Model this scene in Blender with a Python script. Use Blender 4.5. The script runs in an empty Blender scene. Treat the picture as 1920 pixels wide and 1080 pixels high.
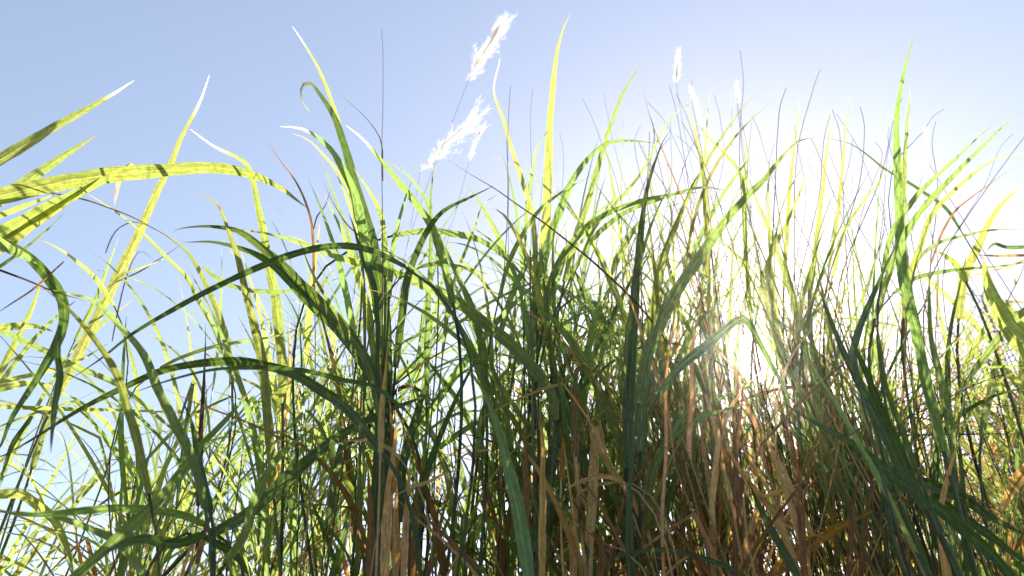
import bpy, math, random
import numpy as np
from mathutils import Vector

sc = bpy.context.scene
col = sc.collection

# ------------------------------------------------------------------ camera
F = 1507.0                      # focal length in pixels of a 1920 wide picture
PITCH = math.radians(34)
cam = bpy.data.objects.new('camera', bpy.data.cameras.new('camera'))
col.objects.link(cam)
cam.data.sensor_width = 36
cam.data.lens = 36 * F / 1920
cam.data.clip_start = 0.02
cam.data.clip_end = 4000
CAM = Vector((0, 0, 0.5))
cam.location = CAM
cam.rotation_euler = (math.pi / 2 + PITCH, 0, 0)
sc.camera = cam
cam.data.dof.use_dof = True
cam.data.dof.focus_distance = 2.0
cam.data.dof.aperture_fstop = 4.0
ROT = cam.rotation_euler.to_matrix()

def ray(px, py):
    return ROT @ Vector(((px - 960) / F, (540 - py) / F, -1))

def at(px, py, y):
    """the point seen at pixel px, py that stands y metres in front of the camera"""
    d = ray(px, py)
    return CAM + d * (y / d.y)

# ------------------------------------------------------------------ sky and sun
SUNV = ray(1412, 668).normalized()
EL = math.asin(SUNV.z)
AZ = math.atan2(SUNV.x, SUNV.y)
w = bpy.data.worlds.new('World')
sc.world = w
w.use_nodes = True
nt = w.node_tree
bg = nt.nodes['Background']
sky = nt.nodes.new('ShaderNodeTexSky')
sky.sky_type = 'NISHITA'
sky.sun_disc = False
sky.sun_elevation = EL
sky.sun_rotation = AZ
sky.air_density, sky.dust_density, sky.ozone_density = 0.7, 0.24, 2.5
wb = nt.nodes.new('ShaderNodeMix')
wb.data_type = 'RGBA'
wb.blend_type = 'MULTIPLY'
wb.inputs[0].default_value = 1
wb.inputs[7].default_value = (1.56, 1.38, 1.25, 1)     # camera white balance of the sky
ga = nt.nodes.new('ShaderNodeGamma')
ga.inputs[1].default_value = 0.7
nt.links.new(sky.outputs[0], ga.inputs[0])
nt.links.new(ga.outputs[0], wb.inputs[6])
nt.links.new(wb.outputs[2], bg.inputs[0])
bg.inputs[1].default_value = 0.117

sun = bpy.data.objects.new('sun', bpy.data.lights.new('sun', 'SUN'))
col.objects.link(sun)
sun.data.energy = 4.6
sun.data.angle = math.radians(0.5)
sun.data.color = (1.0, 0.95, 0.86)
sun.rotation_euler = SUNV.to_track_quat('Z', 'Y').to_euler()

sc.view_settings.view_transform = 'Standard'
sc.view_settings.look = 'None'
sc.view_settings.gamma = 1
sc.view_settings.exposure = 1.55
sc.cycles.max_bounces = 14
sc.cycles.diffuse_bounces = 12
sc.cycles.transmission_bounces = 12
sc.cycles.transparent_max_bounces = 8

rnd = random.Random(7)
rng = np.random.default_rng(7)

# ------------------------------------------------------------------ materials
def node(t, kind, **kw):
    n = t.nodes.new(kind)
    for k, v in kw.items():
        setattr(n, k, v)
    return n

def leaf_material(name, thru=0.55, thru_mul=(3.6, 2.9, 0.7), gloss=0.35, rough=0.42, vein=0.4, spot=(.10, .06, .02)):
    """thin living or dead leaf: colour from the mesh, long veins, light shines through it"""
    m = bpy.data.materials.new(name)
    m.use_nodes = True
    t = m.node_tree
    t.nodes.clear()
    L = t.links.new
    out = node(t, 'ShaderNodeOutputMaterial')
    tint = node(t, 'ShaderNodeAttribute', attribute_name='tint')
    uv = node(t, 'ShaderNodeUVMap', uv_map='uv')
    mp = node(t, 'ShaderNodeMapping')
    mp.inputs['Scale'].default_value = (13, 5, 1)
    L(uv.outputs[0], mp.inputs[0])
    nz = node(t, 'ShaderNodeTexNoise')
    nz.inputs['Scale'].default_value = 1.0
    nz.inputs['Detail'].default_value = 3
    L(mp.outputs[0], nz.inputs[0])
    mp2 = node(t, 'ShaderNodeMapping')
    mp2.inputs['Scale'].default_value = (2.5, 22, 1)
    L(uv.outputs[0], mp2.inputs[0])
    nz2 = node(t, 'ShaderNodeTexNoise')
    nz2.inputs['Scale'].default_value = 1.0
    nz2.inputs['Detail'].default_value = 4
    L(mp2.outputs[0], nz2.inputs[0])
    vr = node(t, 'ShaderNodeMapRange')
    vr.inputs[1].default_value, vr.inputs[2].default_value = 0.3, 0.7
    vr.inputs[3].default_value, vr.inputs[4].default_value = 1 - vein, 1 + vein
    L(nz.outputs[0], vr.inputs[0])
    vr2 = node(t, 'ShaderNodeMapRange')
    vr2.inputs[1].default_value, vr2.inputs[2].default_value = 0.3, 0.7
    vr2.inputs[3].default_value, vr2.inputs[4].default_value = 0.78, 1.2
    L(nz2.outputs[0], vr2.inputs[0])
    mul = node(t, 'ShaderNodeMath', operation='MULTIPLY')
    L(vr.outputs[0], mul.inputs[0]); L(vr2.outputs[0], mul.inputs[1])
    c0 = node(t, 'ShaderNodeVectorMath', operation='SCALE')
    L(tint.outputs['Color'], c0.inputs[0]); L(mul.outputs[0], c0.inputs[3])
    mp3 = node(t, 'ShaderNodeMapping')
    mp3.inputs['Scale'].default_value = (7, 26, 1)
    L(uv.outputs[0], mp3.inputs[0])
    nz3 = node(t, 'ShaderNodeTexNoise')
    nz3.inputs['Scale'].default_value = 1.0
    nz3.inputs['Detail'].default_value = 5
    nz3.inputs['Roughness'].default_value = .7
    L(mp3.outputs[0], nz3.inputs[0])
    sp = node(t, 'ShaderNodeMapRange')
    sp.inputs[1].default_value, sp.inputs[2].default_value = 0.69, 0.74
    sp.inputs[3].default_value, sp.inputs[4].default_value = 0, 0.75
    L(nz3.outputs[0], sp.inputs[0])
    c = node(t, 'ShaderNodeMix', data_type='VECTOR')
    c.inputs[5].default_value = spot
    L(sp.outputs[0], c.inputs[0]); L(c0.outputs[0], c.inputs[4])
    tr = node(t, 'ShaderNodeVectorMath', operation='MULTIPLY')
    L(c.outputs[1], tr.inputs[0]); tr.inputs[1].default_value = thru_mul
    bump = node(t, 'ShaderNodeBump')
    bump.inputs['Strength'].default_value = 0.25
    bump.inputs['Distance'].default_value = 0.002
    L(nz.outputs[0], bump.inputs['Height'])
    d = node(t, 'ShaderNodeBsdfPrincipled')
    d.inputs['Roughness'].default_value = rough
    d.inputs['Specular IOR Level'].default_value = gloss
    L(c.outputs[1], d.inputs['Base Color']); L(bump.outputs[0], d.inputs['Normal'])
    tl = node(t, 'ShaderNodeBsdfTranslucent')
    L(tr.outputs[0], tl.inputs[0])
    mx = node(t, 'ShaderNodeMixShader')
    mx.inputs[0].default_value = thru
    L(d.outputs[0], mx.inputs[1]); L(tl.outputs[0], mx.inputs[2])
    L(mx.outputs[0], out.inputs[0])
    return m

GREEN = leaf_material('green_blade', thru=0.56, thru_mul=(3.05, 2.75, 2.1))
DARK = leaf_material('shaded_blade', thru=0.30, thru_mul=(3.1, 2.8, 1.2), gloss=0.2)  # shade put into the material: duller, less translucent copy of the green blade
DRY = leaf_material('dry_blade', thru=0.42, thru_mul=(1.9, 1.5, 0.9), gloss=0.2, rough=0.6, vein=0.45)
STEM = leaf_material('culm', thru=0.28, thru_mul=(2, 1.8, 0.8), gloss=0.2, rough=0.45, vein=0.3)
FLUFF = leaf_material('plume_hair', thru=0.75, thru_mul=(1.15, 1.14, 1.13), gloss=0.1, rough=0.7, vein=0.05, spot=(.8, .78, .74))

# base colours (linear)
PAL = {
    'g': (0.090, 0.138, 0.040),
    'd': (0.047, 0.080, 0.026),
    'y': (0.135, 0.168, 0.044),
    't': (0.110, 0.140, 0.034),
    'l': (0.085, 0.135, 0.050),
    's': (0.400, 0.275, 0.120),
    'b': (0.170, 0.100, 0.045),
    'o': (0.300, 0.160, 0.030),
    'w': (0.560, 0.540, 0.480),  # dry bleached curls, also sun glints painted on leaf tips
    'k': (0.045, 0.030, 0.022),
}
DRYK = set('sbok')

# ------------------------------------------------------------------ geometry
class Batch:
    """collects ribbons and tubes; build() links them as one mesh object"""
    def __init__(self):
        self.v, self.f, self.c, self.uv, self.n = [], [], [], [], 0

    def grid(self, P, C, U):
        """P: rows x cols x 3 points, C: rows x cols x 3 colours, U: rows x cols x 2"""
        r, k = P.shape[:2]
        idx = np.arange(r * k).reshape(r, k) + self.n
        q = np.stack([idx[:-1, :-1], idx[:-1, 1:], idx[1:, 1:], idx[1:, :-1]], -1).reshape(-1, 4)
        self.v.append(P.reshape(-1, 3)); self.c.append(C.reshape(-1, 3)); self.uv.append(U.reshape(-1, 2))
        self.f.append(q); self.n += r * k

    def build(self, name, mat, parent=None, origin=None):
        me = bpy.data.meshes.new(name)
        V = np.concatenate(self.v).astype(np.float32)
        if origin is not None:
            V = V - np.array(origin, dtype=np.float32)
        Fq = np.concatenate(self.f).astype(np.int32)
        n = len(Fq)
        me.vertices.add(len(V)); me.vertices.foreach_set('co', V.ravel())
        me.loops.add(n * 4); me.loops.foreach_set('vertex_index', Fq.ravel())
        me.polygons.add(n); me.polygons.foreach_set('loop_start', np.arange(0, n * 4, 4, dtype=np.int32))
        me.update(calc_edges=True)
        me.polygons.foreach_set('use_smooth', np.ones(n, dtype=bool))
        a = me.color_attributes.new('tint', 'FLOAT_COLOR', 'POINT')
        C = np.concatenate(self.c)
        a.data.foreach_set('color', np.concatenate([C, np.ones((len(C), 1))], 1).astype(np.float32).ravel())
        u = me.uv_layers.new(name='uv')
        U = np.concatenate(self.uv)[Fq.ravel()]
        u.data.foreach_set('uv', U.astype(np.float32).ravel())
        me.materials.append(mat)
        o = bpy.data.objects.new(name, me)
        col.objects.link(o)
        if parent is not None:
            o.parent = parent
        return o

def norm(a):
    return a / np.maximum(np.linalg.norm(a, axis=-1, keepdims=True), 1e-9)

def spline(pts, n):
    """centripetal-ish Catmull-Rom resampled to n points evenly by length"""
    P = np.array(pts, dtype=float)
    if len(P) == 2:
        P = np.stack([P[0], (P[0] + P[1]) / 2, P[1]])
    A = np.concatenate([[2 * P[0] - P[1]], P, [2 * P[-1] - P[-2]]])
    out = []
    for i in range(1, len(A) - 2):
        t = np.linspace(0, 1, 14, endpoint=False)[:, None]
        p0, p1, p2, p3 = A[i - 1], A[i], A[i + 1], A[i + 2]
        out.append(0.5 * (2 * p1 + (p2 - p0) * t + (2 * p0 - 5 * p1 + 4 * p2 - p3) * t ** 2 + (3 * p1 - p0 - 3 * p2 + p3) * t ** 3))
    Q = np.concatenate(out + [[A[-2]]])
    s = np.concatenate([[0], np.cumsum(np.linalg.norm(np.diff(Q, axis=0), axis=1))])
    u = np.linspace(0, s[-1], n)
    return np.stack([np.interp(u, s, Q[:, k]) for k in range(Q.shape[1])], 1), s[-1]

def ribbon(b, P, width, side, tint, tip=None, fold=0.35, cols=5, seed=0.0, midrib=1.25, length=None, ripple=0.0, root=0.6, blunt=0.95, tip_at=0.86):
    """a grass blade along P (base to tip): side = unit vectors across it, V-folded along the midrib"""
    n = len(P)
    T = norm(np.gradient(P, axis=0))
    S = norm(side - T * np.sum(side * T, -1, keepdims=True))
    N = np.cross(T, S)
    t = np.linspace(0, 1, n)
    prof = (root + (1 - root) * np.clip(t / 0.3, 0, 1) ** 0.7) * np.clip((1 - t ** 2.4), 0, 1) ** blunt
    wv = np.maximum(width * prof, 0.0005)
    x = np.linspace(-1, 1, cols) if cols < 7 else np.array([-1, -.55, -.11, 0, .11, .55, 1.])
    if cols == 7:
        wv = wv * (1 + .05 * np.sin(t * 23 + seed) + .04 * np.sin(t * 61 + seed * 2))
    fd = fold * (1 - 0.6 * t)
    rip = ripple * np.sin(t[:, None] * 37 + seed + 2.2 * x[None, :]) * np.abs(x)[None, :]
    Pt = P[:, None, :] + S[:, None, :] * (x[None, :, None] * wv[:, None, None] / 2) + N[:, None, :] * ((np.abs(x)[None, :, None] * fd[:, None, None] + rip[:, :, None]) * wv[:, None, None] / 2)
    C = np.ones((n, cols, 3)) * np.array(tint)[None, None, :]
    C[:, cols // 2, :] *= midrib
    if cols == 7:
        C[:, (0, 6), :] *= 1.12
    if tip is not None:
        k = np.clip((t - tip_at) / 0.12, 0, 1)[:, None, None]
        C = C * (1 - k) + np.array(tip)[None, None, :] * k
    LN = length if length else np.linalg.norm(np.diff(P, axis=0), axis=1).sum()
    U = np.stack(np.broadcast_arrays((x / 2 + .5)[None, :] * min(1, width / 0.02) + seed, (t * LN * 3)[:, None] + seed), -1)
    b.grid(Pt, C, U)

def tube(b, P, r0, r1, tint, k=6, node_gap=0.0, node_tint=None):
    n = len(P)
    T = norm(np.gradient(P, axis=0))
    ref = np.array([0.31, 0.9, 0.2])
    A = norm(np.cross(T, ref)); B = np.cross(T, A)
    t = np.linspace(0, 1, n)
    r = r0 + (r1 - r0) * t
    ang = np.linspace(0, 2 * math.pi, k + 1)
    Pt = P[:, None, :] + r[:, None, None] * (np.cos(ang)[None, :, None] * A[:, None, :] + np.sin(ang)[None, :, None] * B[:, None, :])
    C = np.ones((n, k + 1, 3)) * np.array(tint)
    if node_gap:
        s = np.concatenate([[0], np.cumsum(np.linalg.norm(np.diff(P, axis=0), axis=1))])
        z = np.abs((s / node_gap) % 1 - .5) > .46
        C[z] = np.array(node_tint if node_tint is not None else tint) * .6
    LN = np.linalg.norm(np.diff(P, axis=0), axis=1).sum()
    U = np.stack(np.broadcast_arrays((ang / 6.283)[None, :], (t * LN * 3)[:, None]), -1)
    b.grid(Pt, C, U)

def vary(c, a=0.18):
    f = 1 + rnd.uniform(-a, a)
    return tuple(max(0.004, x * f * (1 + rnd.uniform(-a, a) * .5)) for x in c)

def tag(o, label=None, cat=None, group=None, kind=None):
    if label: o['label'] = label
    if cat: o['category'] = cat
    if group: o['group'] = group
    if kind: o['kind'] = kind
    return o

# ------------------------------------------------------------------ ground
gm = bpy.data.materials.new('soil')
gm.use_nodes = True
t = gm.node_tree
pb = t.nodes['Principled BSDF']
nz = node(t, 'ShaderNodeTexNoise'); nz.inputs['Scale'].default_value = 3; nz.inputs['Detail'].default_value = 8
cr = node(t, 'ShaderNodeValToRGB')
cr.color_ramp.elements[0].color = (0.05, 0.04, 0.02, 1); cr.color_ramp.elements[0].position = .35
cr.color_ramp.elements[1].color = (0.13, 0.12, 0.05, 1); cr.color_ramp.elements[1].position = .65
tc = node(t, 'ShaderNodeTexCoord')
t.links.new(tc.outputs['Object'], nz.inputs[0]); t.links.new(nz.outputs[0], cr.inputs[0]); t.links.new(cr.outputs[0], pb.inputs['Base Color'])
pb.inputs['Roughness'].default_value = .95
gme = bpy.data.meshes.new('ground')
gv = []; gf = []
lin = [-300, -120, -60, -20, -10, -6, -4, -3, -2, -1, 0, 1, 2, 3, 4, 6, 10, 20, 60, 120, 300]
for yy in lin:
    for xx in lin:
        near = max(abs(xx), abs(yy))
        gv.append((xx, yy, (math.sin(xx * 1.7 + yy) * .03 - .03) if near < 30 else -.05))
m_ = len(lin)
gf = [(j * m_ + i, j * m_ + i + 1, (j + 1) * m_ + i + 1, (j + 1) * m_ + i) for j in range(m_ - 1) for i in range(m_ - 1)]
gme.from_pydata(gv, [], gf); gme.materials.append(gm)
go = bpy.data.objects.new('ground', gme); col.objects.link(go); tag(go, kind='structure')

# ------------------------------------------------------------------ grass plants traced from the photograph
# one entry per leaf: kind, width in px, points. Lower case: base first; upper case: tip first.
# optional suffix in kind: w = tip whitened for bleaching and a painted sun glint, n = no stem below it (leaf rises from the shared stem)
CLUMPS = []
def clump(name, label, cat, base, depth, leaves, stems=(), spread=.5, group=None):
    CLUMPS.append(dict(name=name, label=label, cat=cat, base=base, depth=depth, leaves=leaves, stems=stems, spread=spread, group=group))

clump('reed_plant', 'bright yellow-green reed with broad blades reaching in over open sky at the edge', 'reed', -420, 1.7, [
 ('Yw', 24, [(252,151),(180,195),(100,240),(0,300),(-140,372)]),
 ('Y', 28, [(182,253),(110,298),(35,350),(-60,410),(-170,470)]),
 ('T', 34, [(578,392),(530,352),(470,325),(400,315),(250,323),(120,342),(0,368),(-160,400)]),
 ('T', 32, [(248,304),(180,345),(100,385),(0,440),(-160,520)]),
 ('T', 26, [(190,332),(120,380),(60,420),(0,462),(-150,540)]),
 ('Y', 14, [(110,362),(50,385),(0,404),(-120,445)]),
 ('G', 8, [(125,392),(90,430),(40,470),(0,500),(-100,560)]),
 ('Wn', 9, [(214,388),(222,345),(232,318),(248,306)]),
 ('K', 3.5, [(355,478),(300,435),(235,402),(150,372),(40,356),(-100,360)]),
], spread=.12)
clump('reed_plant', 'dark blue-green reed blade folded over and hanging limp across paler blades', 'reed', -90, 1.3, [
 ('D', 22, [(-30,870),(0,838),(20,790),(55,735),(95,670),(117,620),(122,582),(112,547),(75,500),(35,468),(-30,440)]),
 ('Dn', 14, [(95,850),(102,765),(112,705),(107,660),(112,610)]),
 ('G', 20, [(70,495),(45,480),(20,468),(-40,430)]),
 ('Dn', 10, [(0,905),(10,870),(25,830),(60,780)]),
 ('K', 5, [(160,565),(100,545),(40,522),(-20,500),(-120,470)]),
 ('B', 4, [(-10,590),(20,570),(65,540),(120,490)]),
], spread=.15)
clump('reed_plant', 'sunlit yellow reed with one upright spotted blade and thin kinked leaves', 'reed', 60, 2.3, [
 ('Yw', 20, [(393,140),(375,190),(352,235),(335,270),(320,310),(300,350),(275,405),(255,450),(230,500),(200,560),(150,660),(110,740)]),
 ('Y', 9, [(150,355),(210,393),(265,435),(310,480),(350,520),(370,560),(400,615),(430,690)]),
 ('Y', 9, [(65,448),(100,458),(150,495),(190,535),(215,575)]),
 ('Y', 9, [(222,445),(210,480),(195,520),(180,560),(140,640)]),
 ('Y', 16, [(250,560),(200,600),(165,640),(125,700),(90,780),(60,880)]),
 ('Y', 14, [(85,505),(70,550),(50,600),(15,670),(-20,740)]),
 ('T', 14, [(300,432),(340,462),(360,485),(382,525),(405,575),(425,640),(435,720)]),
 ('K', 3, [(345,455),(300,485),(260,510),(215,530)]),
 ('K', 3, [(290,490),(262,470),(240,510),(222,580),(210,640)]),
 ('Y', 5, [(310,485),(270,500),(230,515),(205,540)]),
 ('K', 2.5, [(290,427),(250,417),(220,430),(205,455),(198,475)]),
], spread=.5)
clump('reed_plant', 'pale yellow reed lying almost level with stacked horizontal blades', 'reed', -300, 1.9, [
 ('Y', 18, [(105,622),(60,612),(0,615),(-120,640)]),
 ('Y', 20, [(115,728),(60,718),(0,728),(-120,760)]),
 ('Y', 9, [(375,775),(250,770),(100,766),(0,762),(-120,750)]),
 ('Y', 20, [(140,1085),(130,1035),(100,975),(60,938),(30,925),(-60,930)]),
 ('Y', 9, [(80,1078),(30,1055),(-10,1040),(-100,1010)]),
 ('G', 13, [(370,870),(340,822),(300,785),(260,750),(210,715),(150,690),(85,658),(0,620),(-80,590)]),
 ('Y', 10, [(210,640),(140,680),(70,700),(0,715),(-90,730)]),
 ('T', 10, [(150,560),(110,590),(60,640),(15,700),(-30,760)]),
], spread=.1)
clump('grass_clump', 'dark green clump whose long blades fan out low and wide like spokes', 'grass clump', 390, 1.5, [
 ('g', 20, [(385,955),(360,860),(300,740),(270,665),(220,605),(175,565),(130,550),(60,540)]),
 ('t', 18, [(280,930),(255,820),(240,770),(218,705),(165,620),(120,570),(80,538)]),
 ('d', 26, [(400,1000),(470,960),(540,895),(640,815),(740,765),(820,735)]),
 ('g', 18, [(385,985),(350,968),(300,958),(200,953),(75,965),(-30,955)]),
 ('g', 18, [(280,1090),(225,1020),(165,990),(100,968),(20,958)]),
 ('g', 24, [(130,1090),(225,1005),(300,935),(375,840),(425,785),(480,720)]),
 ('b', 5, [(560,840),(510,815),(460,790),(390,765),(310,730)]),
 ('k', 11, [(372,950),(378,830),(383,700),(385,605)]),
 ('d', 20, [(395,960),(375,880),(362,800),(340,745)]),
 ('d', 22, [(385,1000),(330,1020),(260,1010),(190,1040)]),
 ('g', 20, [(420,1060),(460,1000),(480,930),(520,860),(590,800)]),
 ('d', 18, [(390,1010),(440,1040),(470,1085)]),
 ('b', 12, [(370,1060),(385,1000),(388,960),(375,930)]),
 ('s', 8, [(340,1080),(360,1020),(385,990),(380,975)]),
], spread=.25)
clump('grass_clump', 'near-black arching blade sweeping from mid clump down over open sky', 'grass clump', 760, 1.35, [
 ('d', 21, [(720,850),(650,765),(600,730),(550,700),(500,685),(440,675),(375,678),(300,695),(225,730),(125,785),(50,830),(-30,875)]),
 ('d', 10, [(760,770),(700,725),(640,712),(550,692),(450,690),(390,695),(310,715),(235,742)]),
 ('d', 15, [(760,500),(700,472),(640,461),(575,470),(500,495),(400,540),(325,580),(250,625),(190,672),(130,712)]),
], spread=.5)
clump('grass_clump', 'green clump with three wide blades bowing left above the dark arch', 'grass clump', 720, 1.75, [
 ('d', 30, [(720,760),(690,685),(630,600),(570,540),(535,500),(500,470),(450,433),(400,425),(350,428),(325,436)]),
 ('d', 22, [(740,760),(690,690),(640,625),(600,585),(550,535),(520,505),(485,480),(450,464),(400,452),(345,455)]),
 ('g', 24, [(1040,790),(1035,740),(1000,690),(960,648),(905,605),(850,562),(790,530),(730,503),(650,485),(570,458),(500,440),(430,432)]),
 ('t', 20, [(512,910),(505,820),(498,740),(490,670),(470,590),(458,540),(445,480),(432,440),(418,400),(400,372),(362,358)]),
 ('Tw', 20, [(358,242),(400,275),(455,302),(470,330),(482,375),(494,430),(500,475),(515,545),(525,640),(530,760)]),
 ('B', 6, [(495,258),(530,305),(555,340),(575,385),(585,425),(588,480),(590,560)]),
 ('K', 3, [(620,355),(610,385),(595,405),(588,430)]),
 ('T', 12, [(560,450),(590,520),(650,620),(690,690),(710,780)]),
 ('G', 10, [(640,520),(560,545),(480,545),(420,530),(380,500)]),
 ('Y', 8, [(575,610),(520,630),(455,640),(400,650),(340,670),(300,690)]),
], spread=.45)
clump('grass_clump', 'tall clump with a curled bleached and glint-painted leaf tip looping at its top', 'grass clump', 730, 1.8, [
 ('Dw', 30, [(590,222),(570,205),(561,180),(566,160),(580,155),(602,180),(630,222),(650,275),(668,345),(688,420),(703,490),(715,570),(722,680),(725,800)]),
 ('Gw', 20, [(525,238),(560,240),(590,252),(622,280),(642,315),(662,360),(680,430),(695,500)]),
 ('Y', 8, [(545,250),(580,262),(610,292),(640,333),(660,375),(670,420)]),
 ('Yw', 9, [(548,50),(563,70),(580,99),(600,135),(616,172),(626,205),(640,250),(660,320)]),
 ('G', 9, [(598,283),(615,330),(635,390),(652,435),(668,495),(690,600)]),
 ('Gw', 18, [(648,235),(680,260),(715,300),(755,350),(790,395),(812,430),(832,490),(850,570)]),
 ('G', 8, [(720,298),(760,325),(790,360),(806,392),(815,440)]),
 ('Y', 13, [(662,315),(690,355),(712,395),(720,440),(722,520)]),
 ('G', 12, [(772,340),(760,370),(745,430),(735,480),(730,560)]),
 ('T', 16, [(605,360),(640,430),(665,500),(690,580),(705,700)]),
 ('D', 26, [(655,400),(675,470),(700,540),(715,640),(720,760),(720,900)]),
 ('G', 18, [(760,420),(735,470),(722,540),(716,620),(714,760)]),
 ('K', 3, [(607,342),(625,380),(650,420),(690,455)]),
 ('K', 2.5, [(640,178),(680,215),(705,245),(716,275),(718,340)]),
], spread=.6)
clump('grass_clump', 'clump with one upright blade and a dark blade arching over beside it', 'grass clump', 830, 1.85, [
 ('G', 12, [(816,283),(811,325),(808,380),(808,450),(805,530),(800,640),(800,760)]),
 ('D', 17, [(925,348),(880,370),(830,397),(800,435),(780,478),(762,530),(752,600),(742,690)]),
 ('G', 14, [(1000,545),(960,495),(930,468),(890,447),(840,437),(800,433),(735,442)]),
 ('G', 18, [(815,418),(835,470),(858,520),(878,560),(896,610),(905,660),(912,760)]),
 ('Y', 9, [(932,365),(905,385),(890,425),(875,465),(860,505),(842,570),(830,660)]),
 ('T', 10, [(920,515),(860,500),(815,495),(790,500)]),
 ('D', 21, [(848,684),(815,700),(795,735),(780,780),(765,830),(752,890),(748,980)]),
 ('G', 18, [(1145,575),(1085,590),(1040,620),(1000,650),(960,690),(930,725),(905,785),(895,860)]),
 ('K', 10, [(840,805),(825,770),(800,740),(765,722),(730,745),(690,800),(650,835)]),
 ('K', 4, [(880,628),(840,652),(800,676),(750,715),(700,750)]),
], spread=.5)
clump('grass_clump', 'broad grey-green blade with pale midrib bending forward before brown stems', 'grass clump', 1000, 1.2, [
 ('L', 29, [(871,683),(895,713),(916,755),(936,815),(952,880),(967,940),(981,1015),(992,1095)]),
], spread=.8)
clump('grass_clump', 'centre clump with a very tall straight blade topping all others', 'grass clump', 1010, 2.0, [
 ('Y', 20, [(1071,24),(1053,62),(1042,115),(1035,190),(1030,260),(1026,350),(1023,425),(1018,500),(1010,620)]),
 ('Yw', 11, [(936,110),(927,170),(945,225),(960,280),(980,340),(992,375),(1000,420),(1004,480),(1005,580)]),
 ('Y', 13, [(1218,100),(1195,130),(1170,175),(1145,235),(1125,295),(1110,350),(1095,400),(1075,460),(1058,530)]),
 ('G', 20, [(1232,268),(1180,264),(1137,270),(1105,294),(1075,335),(1055,380),(1035,435),(1015,500),(1002,570),(995,680)]),
 ('Y', 7, [(1322,188),(1290,197),(1255,225),(1230,270),(1205,320),(1170,365),(1120,420),(1090,480)]),
 ('G', 9, [(1035,240),(1010,270),(1000,310),(990,370),(985,450)]),
 ('G', 10, [(1110,330),(1070,350),(1020,385),(985,430),(955,490),(935,560)]),
 ('G', 14, [(880,420),(940,470),(975,540),(990,620),(1000,720)]),
 ('Y', 10, [(1170,340),(1130,400),(1090,455),(1040,510),(1010,590)]),
 ('G', 16, [(1310,360),(1230,370),(1150,395),(1085,440),(1040,510),(1020,600)]),
 ('G', 11, [(1375,360),(1310,352),(1240,372),(1170,400),(1110,450),(1070,520)]),
], spread=.5)
clump('grass_clump', 'clump with a stiff dark blade standing upright like a sword', 'grass clump', 1190, 1.75, [
 ('D', 19, [(1259,241),(1242,265),(1225,310),(1212,360),(1205,410),(1197,475),(1190,540),(1186,620),(1180,740)]),
 ('T', 16, [(1322,312),(1300,342),(1280,390),(1260,440),(1243,490),(1228,560),(1215,660)]),
 ('D', 24, [(1195,520),(1190,600),(1183,700),(1178,780),(1180,880)]),
 ('L', 15, [(1260,520),(1235,600),(1215,690),(1205,760),(1200,850)]),
 ('D', 22, [(1132,668),(1100,715),(1070,760),(1050,805),(1030,870),(1012,940),(1000,1040)]),
 ('D', 18, [(1225,793),(1185,805),(1135,825),(1100,845),(1065,885),(1045,940),(1025,980),(995,1070)]),
 ('G', 13, [(1425,757),(1390,760),(1350,770),(1310,785),(1278,807),(1242,838),(1220,880),(1205,960)]),
 ('G', 18, [(1240,620),(1225,700),(1210,780),(1200,880)]),
 ('D', 16, [(1290,850),(1265,900),(1245,970),(1235,1070)]),
 ('D', 11, [(1125,1065),(1160,1042),(1210,1032),(1260,1032),(1310,1045),(1360,1062),(1420,1095)]),
], spread=.5)
clump('grass_clump', 'clump with a broad dappled blade slanting up against white sky near the sun', 'grass clump', 1200, 1.6, [
 ('G', 26, [(1532,258),(1505,261),(1480,280),(1455,308),(1430,338),(1400,368),(1365,408),(1330,455),(1300,500),(1270,545),(1240,605),(1212,670),(1195,760)]),
 ('L', 19, [(1500,775),(1475,735),(1452,692),(1425,642),(1404,606),(1390,597),(1365,612),(1320,650),(1275,688),(1235,740)]),
 ('K', 4.5, [(840,300),(880,325),(930,355),(980,390),(1030,425),(1080,465),(1130,508),(1200,575),(1250,640)]),
], spread=.5)
clump('grass_clump', 'yellowish clump of slim upright blades just above the sun', 'grass clump', 1360, 2.3, [
 ('Y', 9, [(1332,168),(1326,225),(1322,280),(1320,350),(1325,425),(1328,500),(1330,620)]),
 ('T', 8, [(1426,171),(1400,192),(1375,225),(1345,270),(1322,310),(1290,370),(1260,450)]),
 ('T', 8, [(1285,225),(1310,235),(1330,260),(1360,290),(1385,320),(1400,380)]),
 ('Y', 10, [(1290,200),(1305,260),(1318,320),(1326,400)]),
 ('Y', 11, [(1400,240),(1396,320),(1395,400),(1400,500),(1408,600)]),
 ('Y', 9, [(1500,180),(1492,260),(1482,340),(1476,430),(1470,540)]),
 ('T', 12, [(1395,310),(1420,380),(1450,450),(1480,540),(1500,640)]),
 ('Y', 10, [(1525,300),(1500,360),(1475,420),(1440,490),(1420,580)]),
 ('Y', 8, [(1594,180),(1585,240),(1580,320),(1570,400),(1555,500)]),
 ('Y', 10, [(1560,200),(1550,290),(1540,370),(1530,460),(1520,560)]),
 ('Y', 8, [(1680,300),(1640,350),(1610,390),(1580,440),(1560,520)]),
 ('B', 4, [(1200,148),(1225,230),(1255,310),(1290,400),(1320,500),(1350,620)]),
], spread=.7)
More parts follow.
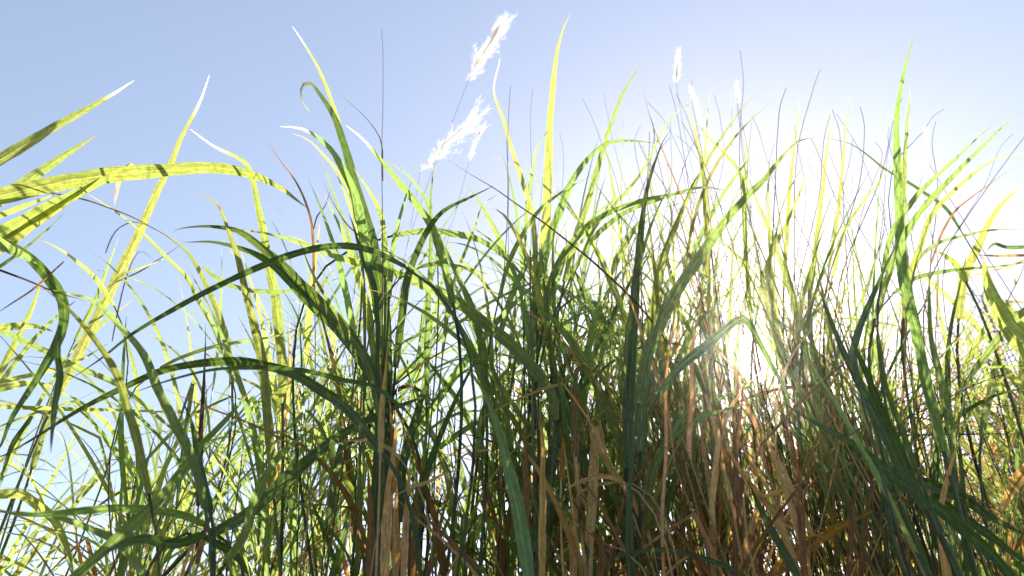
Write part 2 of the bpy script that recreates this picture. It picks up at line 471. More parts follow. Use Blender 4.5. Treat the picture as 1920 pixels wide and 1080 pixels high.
clump('grass_clump', 'clump with a narrow dark blade rising dead straight above pale leaning leaves', 'grass clump', 1790, 1.7, [
 ('G', 22, [(1716,58),(1700,110),(1690,170),(1684,225),(1682,300),(1683,375),(1687,450),(1693,510),(1703,560),(1717,620),(1732,695),(1750,765),(1772,850)]),
 ('Y', 13, [(1708,160),(1702,225),(1697,290),(1694,350),(1692,430),(1700,540)]),
 ('G', 15, [(1918,208),(1870,245),(1820,295),(1780,340),(1740,380),(1705,425),(1682,470),(1660,530),(1640,600)]),
 ('G', 12, [(1867,230),(1820,270),(1780,310),(1740,345),(1702,388),(1672,440),(1655,510)]),
 ('G', 16, [(1740,500),(1742,570),(1747,640),(1765,715),(1780,790),(1788,880)]),
 ('D', 12, [(1815,470),(1800,530),(1785,600),(1776,680),(1778,770),(1785,850),(1797,930)]),
 ('D', 25, [(1930,1008),(1855,968),(1815,940),(1765,918),(1720,900)]),
 ('D', 20, [(1935,1065),(1850,1000),(1790,958),(1750,930)]),
 ('G', 10, [(1740,808),(1715,825),(1690,850),(1665,885)]),
], spread=.5)
clump('grass_clump', 'dark clump of parallel blue-green blades slanting down to the corner', 'grass clump', 1800, 1.35, [
 ('D', 26, [(1465,753),(1505,780),(1555,808),(1605,836),(1655,875),(1705,915),(1755,950),(1805,990),(1855,1035),(1905,1090)]),
 ('D', 24, [(1530,525),(1570,630),(1605,705),(1640,780),(1665,830),(1695,885),(1730,940),(1765,1000)]),
 ('D', 20, [(1590,620),(1620,690),(1643,745),(1672,812),(1705,890),(1740,960)]),
 ('D', 15, [(1690,440),(1660,500),(1640,545),(1615,605),(1600,660),(1610,720)]),
 ('D', 12, [(1640,560),(1650,640),(1660,720),(1690,800),(1720,880)]),
 ('G', 12, [(1480,600),(1520,680),(1570,760),(1610,830),(1660,920),(1720,1040)]),
 ('B', 6, [(1695,612),(1630,650),(1580,685),(1530,725),(1480,775),(1425,838)]),
 ('D', 18, [(1395,890),(1425,950),(1445,990),(1470,1035),(1500,1090)]),
], spread=.6)
clump('grass_clump', 'light green clump with arched blades leaning out past the straight dark blade', 'grass clump', 1740, 2.1, [
 ('Y', 12, [(1935,283),(1875,295),(1830,325),(1795,355),(1765,380),(1740,415),(1725,460),(1703,530),(1695,600)]),
 ('B', 5, [(1902,313),(1855,345),(1820,370),(1790,397),(1765,440),(1745,495)]),
 ('Y', 19, [(1925,340),(1885,375),(1865,400),(1845,435),(1822,485),(1806,525),(1797,600)]),
 ('G', 8, [(1935,430),(1860,432),(1805,442),(1760,455),(1725,482),(1705,530)]),
 ('Y', 15, [(1755,470),(1775,482),(1795,500),(1812,530)]),
 ('G', 9, [(1935,492),(1860,500),(1805,505),(1750,512),(1710,525),(1675,550)]),
 ('D', 6.5, [(1545,258),(1590,268),(1625,290),(1660,318),(1700,340),(1730,360),(1770,388),(1800,430)]),
 ('D', 10, [(1935,725),(1870,740),(1820,765),(1780,792),(1760,830)]),
 ('Y', 12, [(1900,560),(1850,610),(1820,660),(1800,720),(1790,800)]),
 ('G', 14, [(1895,690),(1865,730),(1850,770),(1840,820)]),
 ('K', 4.5, [(1935,813),(1840,814),(1740,815),(1655,816)]),
 ('K', 3, [(1935,690),(1870,705),(1800,735),(1740,765),(1690,790)]),
], spread=.6)
clump('grass_clump', 'half-dead clump with a folded grey leaf and broad yellow leaves above the brown bush', 'grass clump', 2040, 2.0, [
 ('L', 8, [(1850,470),(1865,457),(1890,464),(1945,462)]),
 ('S', 6, [(1830,478),(1880,480),(1945,478)]),
 ('S', 5, [(1850,510),(1890,500),(1945,480)]),
 ('Y', 20, [(1840,500),(1850,545),(1870,590),(1900,640),(1940,690)]),
 ('Y', 30, [(1842,480),(1850,520),(1872,570),(1905,610),(1960,660)]),
 ('Y', 34, [(1885,560),(1900,590),(1930,620),(1980,660)]),
 ('G', 16, [(1780,760),(1830,690),(1865,645),(1900,600),(1950,560)]),
 ('S', 26, [(1868,985),(1890,930),(1915,890),(1950,860),(2000,840)]),
], spread=.15)
clump('dry_clump', 'dead clump with flat pinkish-brown sheaths standing upright by a broken stalk', 'dry grass', 740, 1.4, [
 ('S', 22, [(742,768),(741,830),(734,885),(727,960),(722,1090)]),
 ('S', 13, [(727,640),(722,700),(715,760),(713,850)]),
 ('S', 16, [(770,850),(765,930),(760,1000),(758,1090)]),
 ('S', 16, [(745,880),(742,960),(740,1090)]),
 ('B', 14, [(782,870),(780,960),(776,1090)]),
 ('B', 10, [(733,913),(780,955),(830,1000),(870,1040),(910,1075)]),
 ('S', 7, [(735,925),(780,970),(840,1022),(900,1085)]),
 ('O', 8, [(738,850),(745,870),(740,885),(735,930)]),
 ('B', 18, [(690,860),(692,940),(695,1020),(690,1090)]),
 ('S', 8, [(865,880),(830,890),(800,905),(770,912)]),
 ('S', 9, [(640,828),(680,826),(720,836),(750,860)]),
], spread=.7)
clump('dry_clump', 'dead straw clump with one long bent leaf hanging down before brown stalks', 'dry grass', 1120, 1.55, [
 ('S', 20, [(1237,1090),(1222,1025),(1202,975),(1178,922),(1148,884),(1128,845),(1120,800),(1115,880),(1110,1000)]),
 ('S', 10, [(1060,918),(1090,902),(1130,892),(1160,900)]),
 ('S', 8, [(1080,930),(1110,912),(1150,905)]),
 ('B', 15, [(1128,770),(1118,730),(1104,696),(1090,684),(1080,702),(1077,770),(1080,860)]),
 ('S', 16, [(1012,780),(1016,860),(1015,950),(1014,1090)]),
 ('B', 14, [(985,760),(986,860),(985,960),(984,1090)]),
 ('S', 18, [(1075,830),(1078,900),(1075,1000),(1076,1090)]),
 ('O', 13, [(1050,800),(1055,840),(1052,900)]),
 ('S', 15, [(1100,760),(1112,840),(1108,940),(1104,1090)]),
 ('B', 9, [(1040,1015),(1080,1012),(1130,1018)]),
 ('B', 16, [(1100,1000),(1125,1005),(1130,1040),(1125,1090)]),
], spread=.7)
clump('dry_clump', 'dry brown clump below the sun crossed by a golden fallen blade', 'dry grass', 1430, 1.75, [
 ('O', 26, [(1642,955),(1580,985),(1530,1015),(1480,1050),(1435,1095)]),
 ('B', 14, [(1330,720),(1350,800),(1365,880),(1390,960),(1420,1080)]),
 ('S', 14, [(1310,760),(1320,840),(1335,940),(1340,1090)]),
 ('B', 13, [(1392,700),(1388,790),(1380,880),(1378,1090)]),
 ('S', 13, [(1420,780),(1450,860),(1480,940),(1520,1080)]),
 ('B', 16, [(1450,720),(1480,820),(1500,920),(1510,1090)]),
 ('S', 12, [(1300,640),(1320,730),(1345,830),(1370,940)]),
 ('B', 10, [(1560,760),(1530,830),(1500,900),(1480,980),(1460,1085)]),
 ('S', 15, [(1360,830),(1400,900),(1450,960),(1490,1050)]),
 ('B', 12, [(1610,880),(1600,960),(1590,1090)]),
], spread=.7)

EYE = np.array(CAM)
AXIS = np.array(ROT @ Vector((0, 0, -1)))
TIPC = {'g': (.12, .10, .04), 'd': (.08, .07, .035), 'y': (.20, .16, .06), 't': (.14, .11, .04), 'l': (.2, .16, .1)}

def world_curve(pts, D, slope, n):
    """the traced centre line hung in space: it starts D metres away and runs towards or away from the camera"""
    s = np.concatenate([[0], np.cumsum(np.hypot(*np.diff(np.array(pts, float), axis=0).T))])
    s = s / s[-1]
    W = [np.array(at(p[0], p[1], D + slope * u + .05 * math.sin(3 * u))) for p, u in zip(pts, s)]
    P, LN = spline(W, n)
    if LN > .25:      # no blade runs in a perfect curve
        wob = sum(rng.normal(size=3)[None] * np.sin(np.linspace(0, 1, n) * f + rnd.uniform(0, 6))[:, None] / f for f in (9, 17, 31))
        P = P + wob * LN * .018 * np.linspace(.3, 1, n)[:, None]
    return P, LN

def faced(P, roll):
    """unit vectors across a curve, square to the line of sight, then rolled about the curve"""
    T = norm(np.gradient(P, axis=0))
    V = norm(P - EYE)
    S = norm(np.cross(T, V))
    N = np.cross(S, T)
    return S * np.cos(roll)[:, None] + N * np.sin(roll)[:, None]

SV = np.array(SUNV)
def near_sun(P, r=.019):
    """the stand is thin where the sun stands"""
    d = norm(P - EYE)
    return bool((np.linalg.norm(d - SV, axis=1) < r).any())

def stem_curve(root, top, tang, n=14):
    root = np.array(root); top = np.array(top)
    h = np.linalg.norm(top - root)
    p1 = root + np.array([0, 0, 1]) * h * .4
    p2 = top - tang * h * .3
    t = np.linspace(0, 1, n)[:, None]
    return (1 - t) ** 3 * root + 3 * (1 - t) ** 2 * t * p1 + 3 * (1 - t) * t * t * p2 + t ** 3 * top

def make_clump(c):
    D0 = c['depth']
    r0 = at(c['base'], 900, D0)
    e = bpy.data.objects.new(c['name'], None)
    col.objects.link(e)
    e.empty_display_size = .1
    e.location = (r0.x, r0.y, 0)
    org = (r0.x, r0.y, 0)
    tag(e, c['label'], c['cat'], c['group'], 'thing')
    stems = []
    for kind, wpx, pts in c['leaves']:
        k = kind[0].lower()
        if kind[0].isupper():
            pts = pts[::-1]
        D = D0 + rnd.uniform(-.14, .14)
        plen = sum(math.dist(a, b) for a, b in zip(pts, pts[1:]))
        slope = rnd.uniform(-.22, .22) * min(1, plen / 400)
        n = int(min(44, max(14, plen / 14)))
        P, LN = world_curve(pts, D, slope, n)
        wd = .95 * wpx / F * float(np.dot(P[n // 3] - EYE, AXIS))
        t = np.linspace(0, 1, n)
        thin = wpx < 5.5
        f0 = rnd.uniform(-.45, .45); f1 = rnd.uniform(-.7, .7)
        if k in 'ygt': f0, f1 = f0 * .5, f1 * .5
        if thin: f0 = f1 = 0
        roll = f0 + f1 * t
        wd = wd / max(.6, math.cos(f0 + f1 * .35))
        b = Batch()
        tint = vary(PAL[k], .12)
        tip = PAL['w'] if 'w' in kind else TIPC.get(k)
        dead = k in DRYK
        ribbon(b, P, wd, faced(P, roll), tint, tip=tip, tip_at=.84 if 'w' in kind else .88, fold=rnd.uniform(.2, .5) if not dead else rnd.uniform(.5, .9), cols=7 if not thin else 3,
               seed=rnd.uniform(0, 50), midrib=2.1 if k in 'dl' else 1.6, ripple=.10 if dead else .03, length=LN, root=.62)
        o = b.build('dry_leaf' if dead else 'leaf', DRY if (dead or k == 'w') else (DARK if k in 'dl' else GREEN), e, org)
        # its own culm down to the ground
        T0 = norm(P[1] - P[0])
        base = P[0]
        q = stem_curve((r0.x + (base[0] - r0.x) * c['spread'] + rnd.uniform(-.03, .03), r0.y + rnd.uniform(-.06, .06), 0), base + T0 * .004, T0)
        if base[2] > .15 and T0[2] > -.15 and wpx >= 6 and 'n' not in kind:
            r = min(.0042, max(.0011, wd * .16))
            sb = Batch()
            sc_ = vary(PAL['s'] if dead else ((.13, .14, .045) if k in 'yt' else (.07, .10, .035)), .15)
            tube(sb, q, r * 1.15, r, sc_, node_gap=.17, node_tint=PAL['k'])
            sb.build('stem', STEM, e, org)
    for rpx, pts, cc in c['stems']:
        P, LN = world_curve(pts, D0 + rnd.uniform(-.25, .25), rnd.uniform(-.1, .1), 20)
        if near_sun(P): continue
        rr = rpx / 2 / F * D0
        sb = Batch()
        T0 = norm(P[1] - P[0])
        q = stem_curve((r0.x + (P[0][0] - r0.x) * .7, r0.y + rnd.uniform(-.1, .1), 0), P[0], T0)
        Q = np.concatenate([q[:-1], P])
        tube(sb, Q, rr * 1.3, rr * .45, vary(cc, .2), k=5)
        sb.build('flower_stem', STEM, e, org)
    return e

PINK = (.24, .115, .065)
def stemline(x0, y0, x1, y1, bend=0):
    mx, my = (x0 + x1) / 2 + bend * 1.5 + rnd.gauss(0, 6), (y0 + y1) / 2
    return [(x1, y1), (mx, my), (x0 * .7 + mx * .3 + rnd.gauss(0, 4), y0 * .7 + my * .3), (x0 + rnd.gauss(0, 9), y0)]

for c in CLUMPS:
    if 'very tall straight blade' in c['label']:
        c['stems'] = [(2.2, stemline(958, 160, 942, 560, 3), PINK), (1.8, stemline(990, 165, 992, 560), PINK), (2.2, stemline(950, 250, 958, 600, -2), PINK),
                      (1.6, stemline(1030, 190, 1000, 560, 6), PINK), (1.5, stemline(1107, 185, 1190, 520, 5), PINK), (1.5, stemline(1130, 170, 1235, 520, -4), PINK),
                      (5, [(998, 720), (995, 600), (994, 470)], (.15, .15, .11)), (1.4, stemline(1055, 250, 1040, 480, 4), PINK)]
    if 'curled bleached' in c['label']:
        c['stems'] = [(2.6, stemline(717, 55, 718, 520), PINK), (5, [(722, 900), (720, 700), (718, 500)], PINK)]
    if 'slim upright' in c['label']:
        L_ = [(1268, 160, 1310, 520, -6), (1397, 95, 1398, 480, -8), (1460, 165, 1448, 460, 4), (1525, 130, 1490, 480, -8), (1345, 178, 1330, 420, 2),
              (1290, 150, 1340, 480, 8), (1420, 215, 1480, 520, 0), (1380, 170, 1440, 560, -6), (1275, 175, 1390, 600, 10), (1550, 215, 1500, 520, 8),
              (1570, 205, 1590, 540, 6), (1630, 200, 1560, 500, 10), (1600, 260, 1530, 560, 0), (1680, 185, 1590, 480, 10), (1240, 190, 1330, 560, 8),
              (1668, 240, 1610, 620, 8), (1480, 300, 1520, 640, 0), (1595, 330, 1500, 700, 12), (1215, 230, 1300, 560, 0), (1440, 300, 1390, 640, 0)]
        for _ in range(34):
            xx = rnd.uniform(1180, 1760); yy = rnd.uniform(200, 430); dx = rnd.gauss(20, 70)
            L_.append((xx, yy, xx + dx, yy + rnd.uniform(200, 330), rnd.uniform(-14, 14)))
        c['stems'] = [(rnd.uniform(1.9, 3.2), stemline(*a), vary((.17, .08, .045), .3)) for a in L_]
    if 'arched blades leaning out' in c['label']:
        L_ = [(1762, 205, 1690, 290, 0), (1730, 330, 1690, 640, -5), (1890, 250, 1790, 440, 5), (1960, 200, 1770, 470, 0), (1700, 380, 1770, 640, 0)]
        L_ += [(rnd.uniform(1830, 1960), rnd.uniform(600, 800), rnd.uniform(1640, 1740), rnd.uniform(740, 860), rnd.uniform(-8, 8)) for _ in range(14)]
        c['stems'] = [(rnd.uniform(1.4, 2.4), stemline(*a), vary((.15, .09, .05), .3)) for a in L_]

for c in CLUMPS:
    make_clump(c)

# ------------------------------------------------------------------ plume grass
def plume_stalk(label, axis, hair_px, depth, n, stem, droop=0.0, fan=.45):
    """axis: plume centre line in px from its foot to its tip; stem: px points below the foot, lowest first"""
    P, LN = world_curve(axis, depth, .05, 30)
    T = norm(np.gradient(P, axis=0))
    q0 = [np.array(at(a[0], a[1], depth)) for a in stem]
    root = (q0[0][0] * .8 + .0, depth + .05, 0)
    Q = np.concatenate([stem_curve(root, q0[0], norm(q0[1] - q0[0]))[:-1], spline(q0 + [P[0]], 12)[0], P[1:3]])
    e = bpy.data.objects.new('plume_grass', None)
    col.objects.link(e); e.location = root; e.empty_display_size = .1
    tag(e, label, 'plume grass', 'plume grasses standing above the stand', 'thing')
    sb = Batch(); tube(sb, Q, .0016, .0006, vary(PINK, .1), k=5); sb.build('stem', STEM, e, root)
    b = Batch()
    fan *= .42
    hl = 1.7 * hair_px / F * depth
    for i in range(n // 8):                       # side branches, each set with fine silky hairs
        u = .82 * rnd.random() ** .85
        j = min(28, int(u * 28))
        p = P[j]; tg = T[j]
        a = rnd.uniform(0, 6.283)
        A = norm(np.cross(tg, np.array([.2, 1, .1]))); B = np.cross(tg, A)
        out = A * math.cos(a) + B * math.sin(a)
        L = hl * rnd.uniform(.35, 1.15) * (1.0 - .35 * u) * (.55 + .45 * min(1, u * 4))
        s = np.linspace(0, 1, 12)[:, None]
        sp = fan * rnd.uniform(.1, 1.0)
        path = p + tg * s * L + out * (s * .5 + s * s * .5) * L * sp + np.array([.3, 0, -1]) * droop * L * s * s + norm(rng.normal(size=3)) * L * .05 * s * s
        sd = np.repeat(norm(np.cross(tg, out))[None], 12, 0)
        ribbon(b, path, .0009, sd, vary((.84, .82, .79), .04), fold=0, cols=3, midrib=1, seed=rnd.random() * 9, root=1)
        for m in range(46):
            q = path[rnd.randrange(0, 12)]
            v = norm(tg + rng.normal(size=3) * .22) * rnd.uniform(.016, .045) * (hair_px / 60) ** .3
            s2 = np.linspace(0, 1, 4)[:, None]
            s3 = norm(np.cross(v, rng.normal(size=3)))
            ribbon(b, q + v * s2 + rng.normal(size=3) * .003 * s2 * s2, rnd.uniform(.0004, .0008), np.repeat(s3[None], 4, 0), vary((.86, .84, .81), .03), fold=0, cols=3, midrib=1, root=1)
    b.build('plume', FLUFF, e, root)

plume_stalk('tallest feathery white plume, dense and leaning over its thin brown stem', [(878, 152), (900, 112), (922, 75), (945, 38), (962, 22)], 64, 2.3, 1000, [(770, 440), (800, 350), (835, 262)], .10, 1.0)
plume_stalk('loose ragged white plume lower than the dense one, its hairs blown sideways', [(788, 322), (815, 290), (845, 260), (878, 232), (902, 218)], 80, 2.5, 480, [(740, 620), (760, 480), (778, 380)], .12, .95)
plume_stalk('wispy thin plume hanging beside the ragged one on a pale stem', [(878, 308), (885, 285), (897, 255), (912, 218)], 30, 2.4, 160, [(800, 640), (832, 480), (862, 370)], .05, .6)
plume_stalk('small slim white plume held upright on a dark straight stem', [(1268, 156), (1270, 130), (1272, 105), (1273, 86)], 30, 2.6, 420, [(1320, 480), (1300, 330), (1280, 230)], 0, .55)
plume_stalk('narrow faint plume between two taller bare stems above the sun', [(1386, 198), (1383, 178), (1380, 150)], 20, 2.7, 110, [(1420, 520), (1405, 380), (1393, 270)], 0, .25)
plume_stalk('long drooping pale plume just above the yellowish slim blades', [(1318, 238), (1308, 205), (1296, 170), (1288, 150)], 30, 2.7, 130, [(1350, 560), (1340, 420), (1328, 310)], .05, .3)
plume_stalk('forked pale plume standing alone behind the straight dark blade', [(1740, 330), (1737, 290), (1735, 250), (1733, 222)], 32, 2.6, 150, [(1760, 640), (1752, 500), (1745, 400)], 0, .35)

# ------------------------------------------------------------------ the stand behind: shoots that grow by rule
def lookup(tab, x):
    return float(np.interp(x, [a for a, _ in tab], [b for _, b in tab]))

class Shoot:
    __slots__ = ('root', 'stem', 'leaves', 'kind', 'px', 'depth', 'zone')

def shoot(px, depth, top_px, kind, n_leaf, leaf_len, leaf_w, lean=.12, droop=1.5, open_=(.12, .5), dead_low=.3, culm_r=.0024, low=.35, lx=0.0):
    """a culm with alternate blades; its highest leaf ends about at picture height top_px"""
    s = Shoot(); s.kind = kind; s.px = px; s.depth = depth
    g = at(px, 800, depth)
    top = at(px, top_px, depth).z
    h = max(.35, top - leaf_len * .62)
    az = rnd.uniform(0, 6.283)
    ld = np.array([math.cos(az), math.sin(az), 0]) * rnd.uniform(0, lean) * h
    ld[0] += lx * rnd.uniform(.2, 1) * h * .7
    root = np.array([g.x - ld[0] * .6, g.y - ld[1] * .6, 0])
    s.root = root
    tip = np.array([g.x, g.y, h]) + ld * .6
    q = stem_curve(root, tip, norm(tip - root + ld * .5), 10)
    s.stem = Batch()
    cc = vary(PAL['s'] if kind in DRYK else ((.12, .125, .04) if kind in 'yt' else (.065, .095, .032)), .25)
    tube(s.stem, q, culm_r * 1.2, culm_r * .7, cc, k=5, node_gap=.19, node_tint=PAL['k'])
    s.leaves = []
    a0 = rnd.uniform(0, 6.283)
    for i in range(n_leaf):
        f = low + (1 - low) * (i + .6) / n_leaf
        j = f * 9
        j0 = int(min(8, j)); p = q[j0] + (q[j0 + 1] - q[j0]) * (j - j0)
        a = a0 + math.pi * i + rnd.gauss(0, .55)
        d = np.array([math.cos(a), math.sin(a), 0])
        L = leaf_len * rnd.uniform(.6, 1.15)
        th0 = rnd.uniform(*open_)
        kk = droop * rnd.uniform(.25, 1.2)
        n = 14
        u = np.linspace(0, 1, n)
        th = th0 + kk * u ** rnd.uniform(1.3, 2.2)
        if rnd.random() < (.35 if kind in DRYK else .12):
            th = th + np.where(u > rnd.uniform(.35, .7), rnd.uniform(.7, 1.7), 0)
        side = np.array([-d[1], d[0], 0])
        st = (np.sin(th)[:, None] * d + np.cos(th)[:, None] * np.array([0, 0, 1.0])) * (L / (n - 1))
        st += side * (L / (n - 1)) * (rnd.gauss(0, .16) + rnd.gauss(0, .28) * u + (.09 * np.sin(u * rnd.uniform(5, 16) + rnd.uniform(0, 6)) if kind in DRYK else 0))[:, None]
        P = p + np.concatenate([[np.zeros(3)], np.cumsum(st[:-1], axis=0)])
        tw = rnd.uniform(-.5, .5) + rnd.uniform(-1.3, 1.3) * u
        T = norm(np.gradient(P, axis=0)); S = norm(side - T * (T @ side)[:, None]); N = np.cross(T, S)
        S = S * np.cos(tw)[:, None] + N * np.sin(tw)[:, None]
        k = kind
        if kind not in DRYK and (f < .62 and rnd.random() < dead_low): k = rnd.choice('ssb')
        if near_sun(P): continue
        b = Batch()
        ribbon(b, P, leaf_w * rnd.uniform(.7, 1.25), S, vary(PAL[k], .22), tip=TIPC.get(k), fold=rnd.uniform(.15, .6), cols=3, seed=rnd.uniform(0, 60), length=L, midrib=1.2, ripple=.04)
        s.leaves.append((k in DRYK, b))
    return s

SHOOTS = []
TOP = [(-250, 520), (60, 560), (200, 600), (330, 600), (420, 470), (560, 400), (700, 370), (850, 400), (1000, 350), (1200, 340), (1400, 330), (1620, 330), (1740, 400), (1850, 480), (2100, 500)]
def fill(zone, n, x0, x1, d0, d1, kinds, drop, **kw):
    for _ in range(n):
        px = rnd.uniform(x0, x1)
        tp = lookup(TOP, px) + drop[0] + (drop[1] - drop[0]) * rnd.random() ** kw.get('bias', 1)
        k2 = {k: (rnd.uniform(*v) if isinstance(v, tuple) and k != 'open_' else v) for k, v in kw.items() if k != 'bias'}
        k2['n_leaf'] = int(k2['n_leaf'])
        SHOOTS.append(shoot(px, rnd.uniform(d0, d1), tp, rnd.choice(kinds), **k2))
        SHOOTS[-1].zone = zone

# open, sunlit edge
fill(0, 34, -260, 430, 2.2, 3.4, 'yyyyt', (0, 380), n_leaf=(4, 7.9), leaf_len=(.75, 1.2), leaf_w=(.011, .020), droop=(.8, 2.4), open_=(.15, .95))
fill(1, 46, 300, 700, 1.9, 3.2, 'ygtt', (0, 330), n_leaf=(4, 7.9), leaf_len=(.5, .8), leaf_w=(0.0104, 0.0192), droop=(.6, 1.9), open_=(.15, .85))
# dense heart
fill(2, 74, 520, 1320, 1.9, 3.0, 'gggtyd', (0, 330), n_leaf=(5, 8.9), leaf_len=(.5, .85), leaf_w=(.012, .025), droop=(.5, 1.9), open_=(.1, .75))
fill(3, 18, 560, 1300, 1.7, 2.6, 'gdgdt', (240, 540), n_leaf=(4, 7.9), leaf_len=(.45, .8), leaf_w=(0.0130, 0.0260), droop=(.4, 1.5))
fill(4, 34, 930, 1290, 1.9, 2.8, 'ggyg', (0, 210), n_leaf=(5, 8.9), leaf_len=(.4, .7), leaf_w=(0.0120, 0.0220), droop=(.8, 2.0))
# fine upright stand round the sun
fill(5, 66, 1240, 1720, 1.9, 2.6, 'ttgts', (60, 380), n_leaf=(4, 7.9), leaf_len=(.45, .75), leaf_w=(.007, .014), droop=(.2, 1.2), open_=(.05, .6), low=.5, dead_low=.6, culm_r=.0016, lx=-.15)
fill(5, 118, 1150, 1720, 2.0, 3.2, 'yttgt', (0, 330), n_leaf=(3, 6.9), leaf_len=(.5, .85), leaf_w=(0.0054, 0.0126), droop=(.2, 1.1), open_=(.05, .6), low=.5, dead_low=.6, culm_r=.0017, lx=-.12)
fill(6, 13, 1480, 1800, 1.6, 2.3, 'ddg', (200, 480), n_leaf=(4, 7.9), leaf_len=(.5, .85), leaf_w=(0.0096, 0.0192), droop=(.2, .9), open_=(.05, .3), lx=-.25)
fill(7, 26, 1790, 2080, 2.3, 3.3, 'yyyts', (0, 330), n_leaf=(4, 7.9), leaf_len=(.5, .85), leaf_w=(.014, .028), droop=(.8, 1.9), open_=(.15, .8))
# dead growth low in the stand
fill(8, 34, 660, 1320, 1.6, 2.8, 'sbsb', (330, 600), n_leaf=(3, 6.9), leaf_len=(.4, .7), leaf_w=(0.0112, 0.0240), droop=(.3, 2.4), low=.2, open_=(.03, .6), culm_r=.0036)
fill(9, 84, 1230, 1700, 1.6, 3.0, 'sbsbb', (170, 500), n_leaf=(3, 6.9), leaf_len=(.4, .8), leaf_w=(.007, .018), droop=(.2, 1.6), low=.2, open_=(.05, .6), culm_r=.0026, lx=-.3)
fill(10, 12, 300, 640, 1.7, 2.8, 'sbb', (380, 560), n_leaf=(3, 6.9), leaf_len=(.4, .6), leaf_w=(0.0072, 0.0144), droop=(.5, 2.6), low=.2)

def pour(dst, src):
    for b in src:
        off = dst.n
        dst.v += b.v; dst.c += b.c; dst.uv += b.uv
        dst.f += [f + off for f in b.f]
        dst.n += b.n

# (name, label, category, group, how many of the nearest stand as things of their own)
ZONES = [
 ('grass_shoot', 'slim sunlit yellow-green shoot against open blue sky beside the upright spotted blade', 'grass shoot', 'sunlit shoots at the open edge', 12),
 ('grass_shoot', 'olive shoot growing behind the dark arching blades, half of its leaves lit', 'grass shoot', 'olive shoots behind the arching blades', 10),
 ('grass_shoot', 'tall leafy green shoot crowded among the tangled blades of the dense heart', 'grass shoot', 'leafy shoots in the heart of the stand', 22),
 ('grass_shoot', 'short shaded dark green shoot low under the dense heart of the stand', 'grass shoot', 'short shaded shoots', 18),
 ('grass_shoot', 'bright dappled shoot with arching leaves just around the very tall straight blade', 'grass shoot', 'dappled shoots round the tallest blade', 12),
 ('grass_shoot', 'very slender upright shoot with hair-thin leaves backlit near the sun', 'grass shoot', 'slender shoots near the sun', 25),
 ('grass_shoot', 'blue-green shoot leaning with the parallel dark blades', 'grass shoot', 'leaning blue-green shoots', 10),
 ('grass_shoot', 'pale yellow shoot standing loosely before the brown bush', 'grass shoot', 'loose shoots before the bush', 6),
 ('dead_shoot', 'dead straw-brown shoot with broad papery leaves low in the middle', 'dead grass', 'dead shoots low in the middle', 22),
 ('dead_shoot', 'leaning rusty brown dead shoot in the thicket below the sun', 'dead grass', 'dead shoots below the sun', 38),
 ('dead_shoot', 'single thin withered brown shoot among the green spoke-like leaves', 'dead grass', 'withered shoots among the spokes', 6),
]
SHOOTS.sort(key=lambda s: s.depth)
green, dry, culms = Batch(), Batch(), Batch()
taken = [0] * len(ZONES)
for s in SHOOTS:
    name, label, cat, group, most = ZONES[s.zone]
    if taken[s.zone] < most and -40 < s.px < 1960 and s.leaves:
        taken[s.zone] += 1
        r = tuple(float(x) for x in s.root)
        e = bpy.data.objects.new(name, None); col.objects.link(e); e.location = r; e.empty_display_size = .1
        tag(e, label, cat, group, 'thing')
        s.stem.build('stem', STEM, e, r)
        for dead, b in s.leaves:
            b.build('dry_leaf' if dead else 'leaf', DRY if dead else GREEN, e, r)
        continue
    pour(culms, [s.stem])
    for dead, b in s.leaves:
        pour(dry if dead else green, [b])
tag(green.build('tall_grass', GREEN), kind='stuff')
tag(dry.build('dry_grass', DRY), kind='stuff')
tag(culms.build('grass_stems', STEM), kind='stuff')

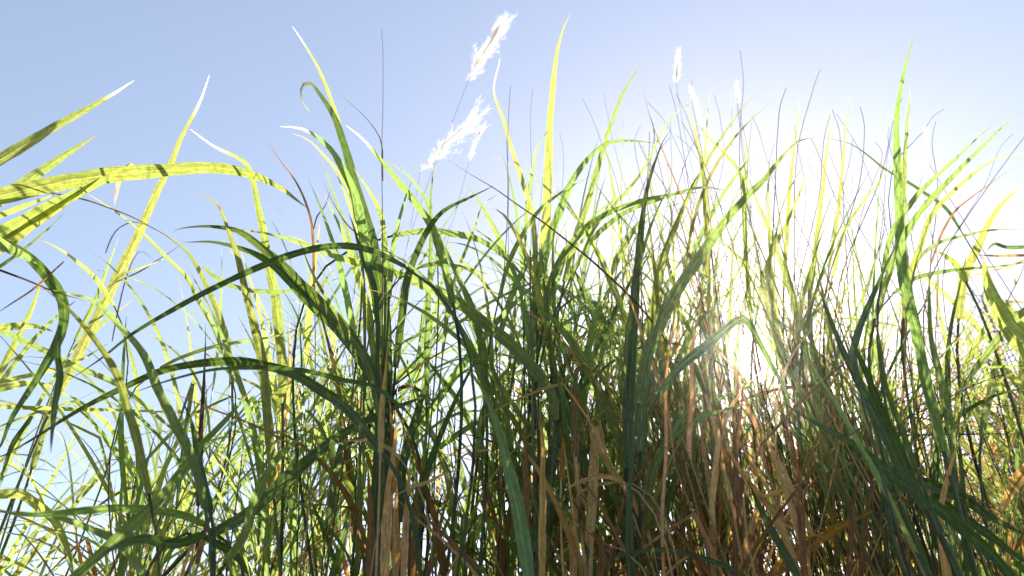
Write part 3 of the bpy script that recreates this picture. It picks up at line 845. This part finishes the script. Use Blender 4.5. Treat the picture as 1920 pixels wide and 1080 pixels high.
# ------------------------------------------------------------------ brown bush behind
def bush():
    D = 3.4
    c = at(1925, 700, D)
    root = (c.x, c.y, 0)
    e = bpy.data.objects.new('bush', None); col.objects.link(e); e.location = root; e.empty_display_size = .2
    tag(e, 'sunlit yellow-brown bush with tangled twigs beyond the grass clumps', 'bush')
    tw, lf = Batch(), Batch()
    for i in range(120):
        a = rnd.uniform(0, 6.283); rr = rnd.uniform(.1, 1.0)
        top = np.array([root[0] + math.cos(a) * rr, root[1] + math.sin(a) * rr * .8, rnd.uniform(1.2, 2.85 - rr * .5)])
        r = np.array([root[0] + math.cos(a) * rr * .2, root[1] + math.sin(a) * rr * .2, 0])
        mid = (r + top) / 2 + rng.normal(size=3) * .08
        P, LN = spline([r, r * .7 + mid * .3 + rng.normal(size=3) * .03, mid, top], 18)
        tube(tw, P, .007, .0015, vary((.30, .17, .07), .3), k=5)
        for j in range(32):
            q = P[rnd.randrange(6, 18)]
            d = norm(rng.normal(size=3) + np.array([0, 0, .5])) * rnd.uniform(.15, .4)
            Q, _ = spline([q, q + d * .5 + rng.normal(size=3) * .02, q + d + rng.normal(size=3) * .03], 7)
            tube(tw, Q, .0022, .0008, vary((.22, .12, .05), .3), k=4)
            for m in range(4):
                p = Q[rnd.randrange(1, 7)]
                v = norm(rng.normal(size=3)) * rnd.uniform(.05, .15)
                sd = norm(np.cross(v, rng.normal(size=3)))
                s_ = np.linspace(0, 1, 4)[:, None]
                ribbon(lf, p + v * s_ - np.array([0, 0, .05]) * s_ * s_, rnd.uniform(.005, .013), np.repeat(sd[None], 4, 0), vary(rnd.choice([(.22, .22, .05), (.24, .17, .05), (.14, .19, .045)]), .3), cols=3, fold=.2, root=.4, seed=rnd.random() * 9)
    tw.build('twigs', STEM, e, root)
    lf.build('foliage', GREEN, e, root)
bush()

# ------------------------------------------------------------------ air volume added to imitate veiling lens flare round the sun
hz = bpy.data.meshes.new('flare_haze')
X, Y0, Z0, Z1 = 320, 320, -1.3, 6.5
hv = [(x, y, z) for z in (Z0, Z1) for y in (-Y0, Y0) for x in (-X, X)]
hz.from_pydata(hv, [], [(0, 2, 3, 1), (4, 5, 7, 6), (0, 1, 5, 4), (2, 6, 7, 3), (0, 4, 6, 2), (1, 3, 7, 5)])
hm = bpy.data.materials.new('flare_haze'); hm.use_nodes = True
ht = hm.node_tree; ht.nodes.clear()
ho = node(ht, 'ShaderNodeOutputMaterial'); hp = node(ht, 'ShaderNodeVolumePrincipled')
hp.inputs['Color'].default_value = (.96, .95, .93, 1)
hp.inputs['Density'].default_value = .0016
hp.inputs['Anisotropy'].default_value = .93
ht.links.new(hp.outputs[0], ho.inputs['Volume'])
hz.materials.append(hm)
ho_ = bpy.data.objects.new('flare_haze', hz); col.objects.link(ho_); tag(ho_, kind='stuff')
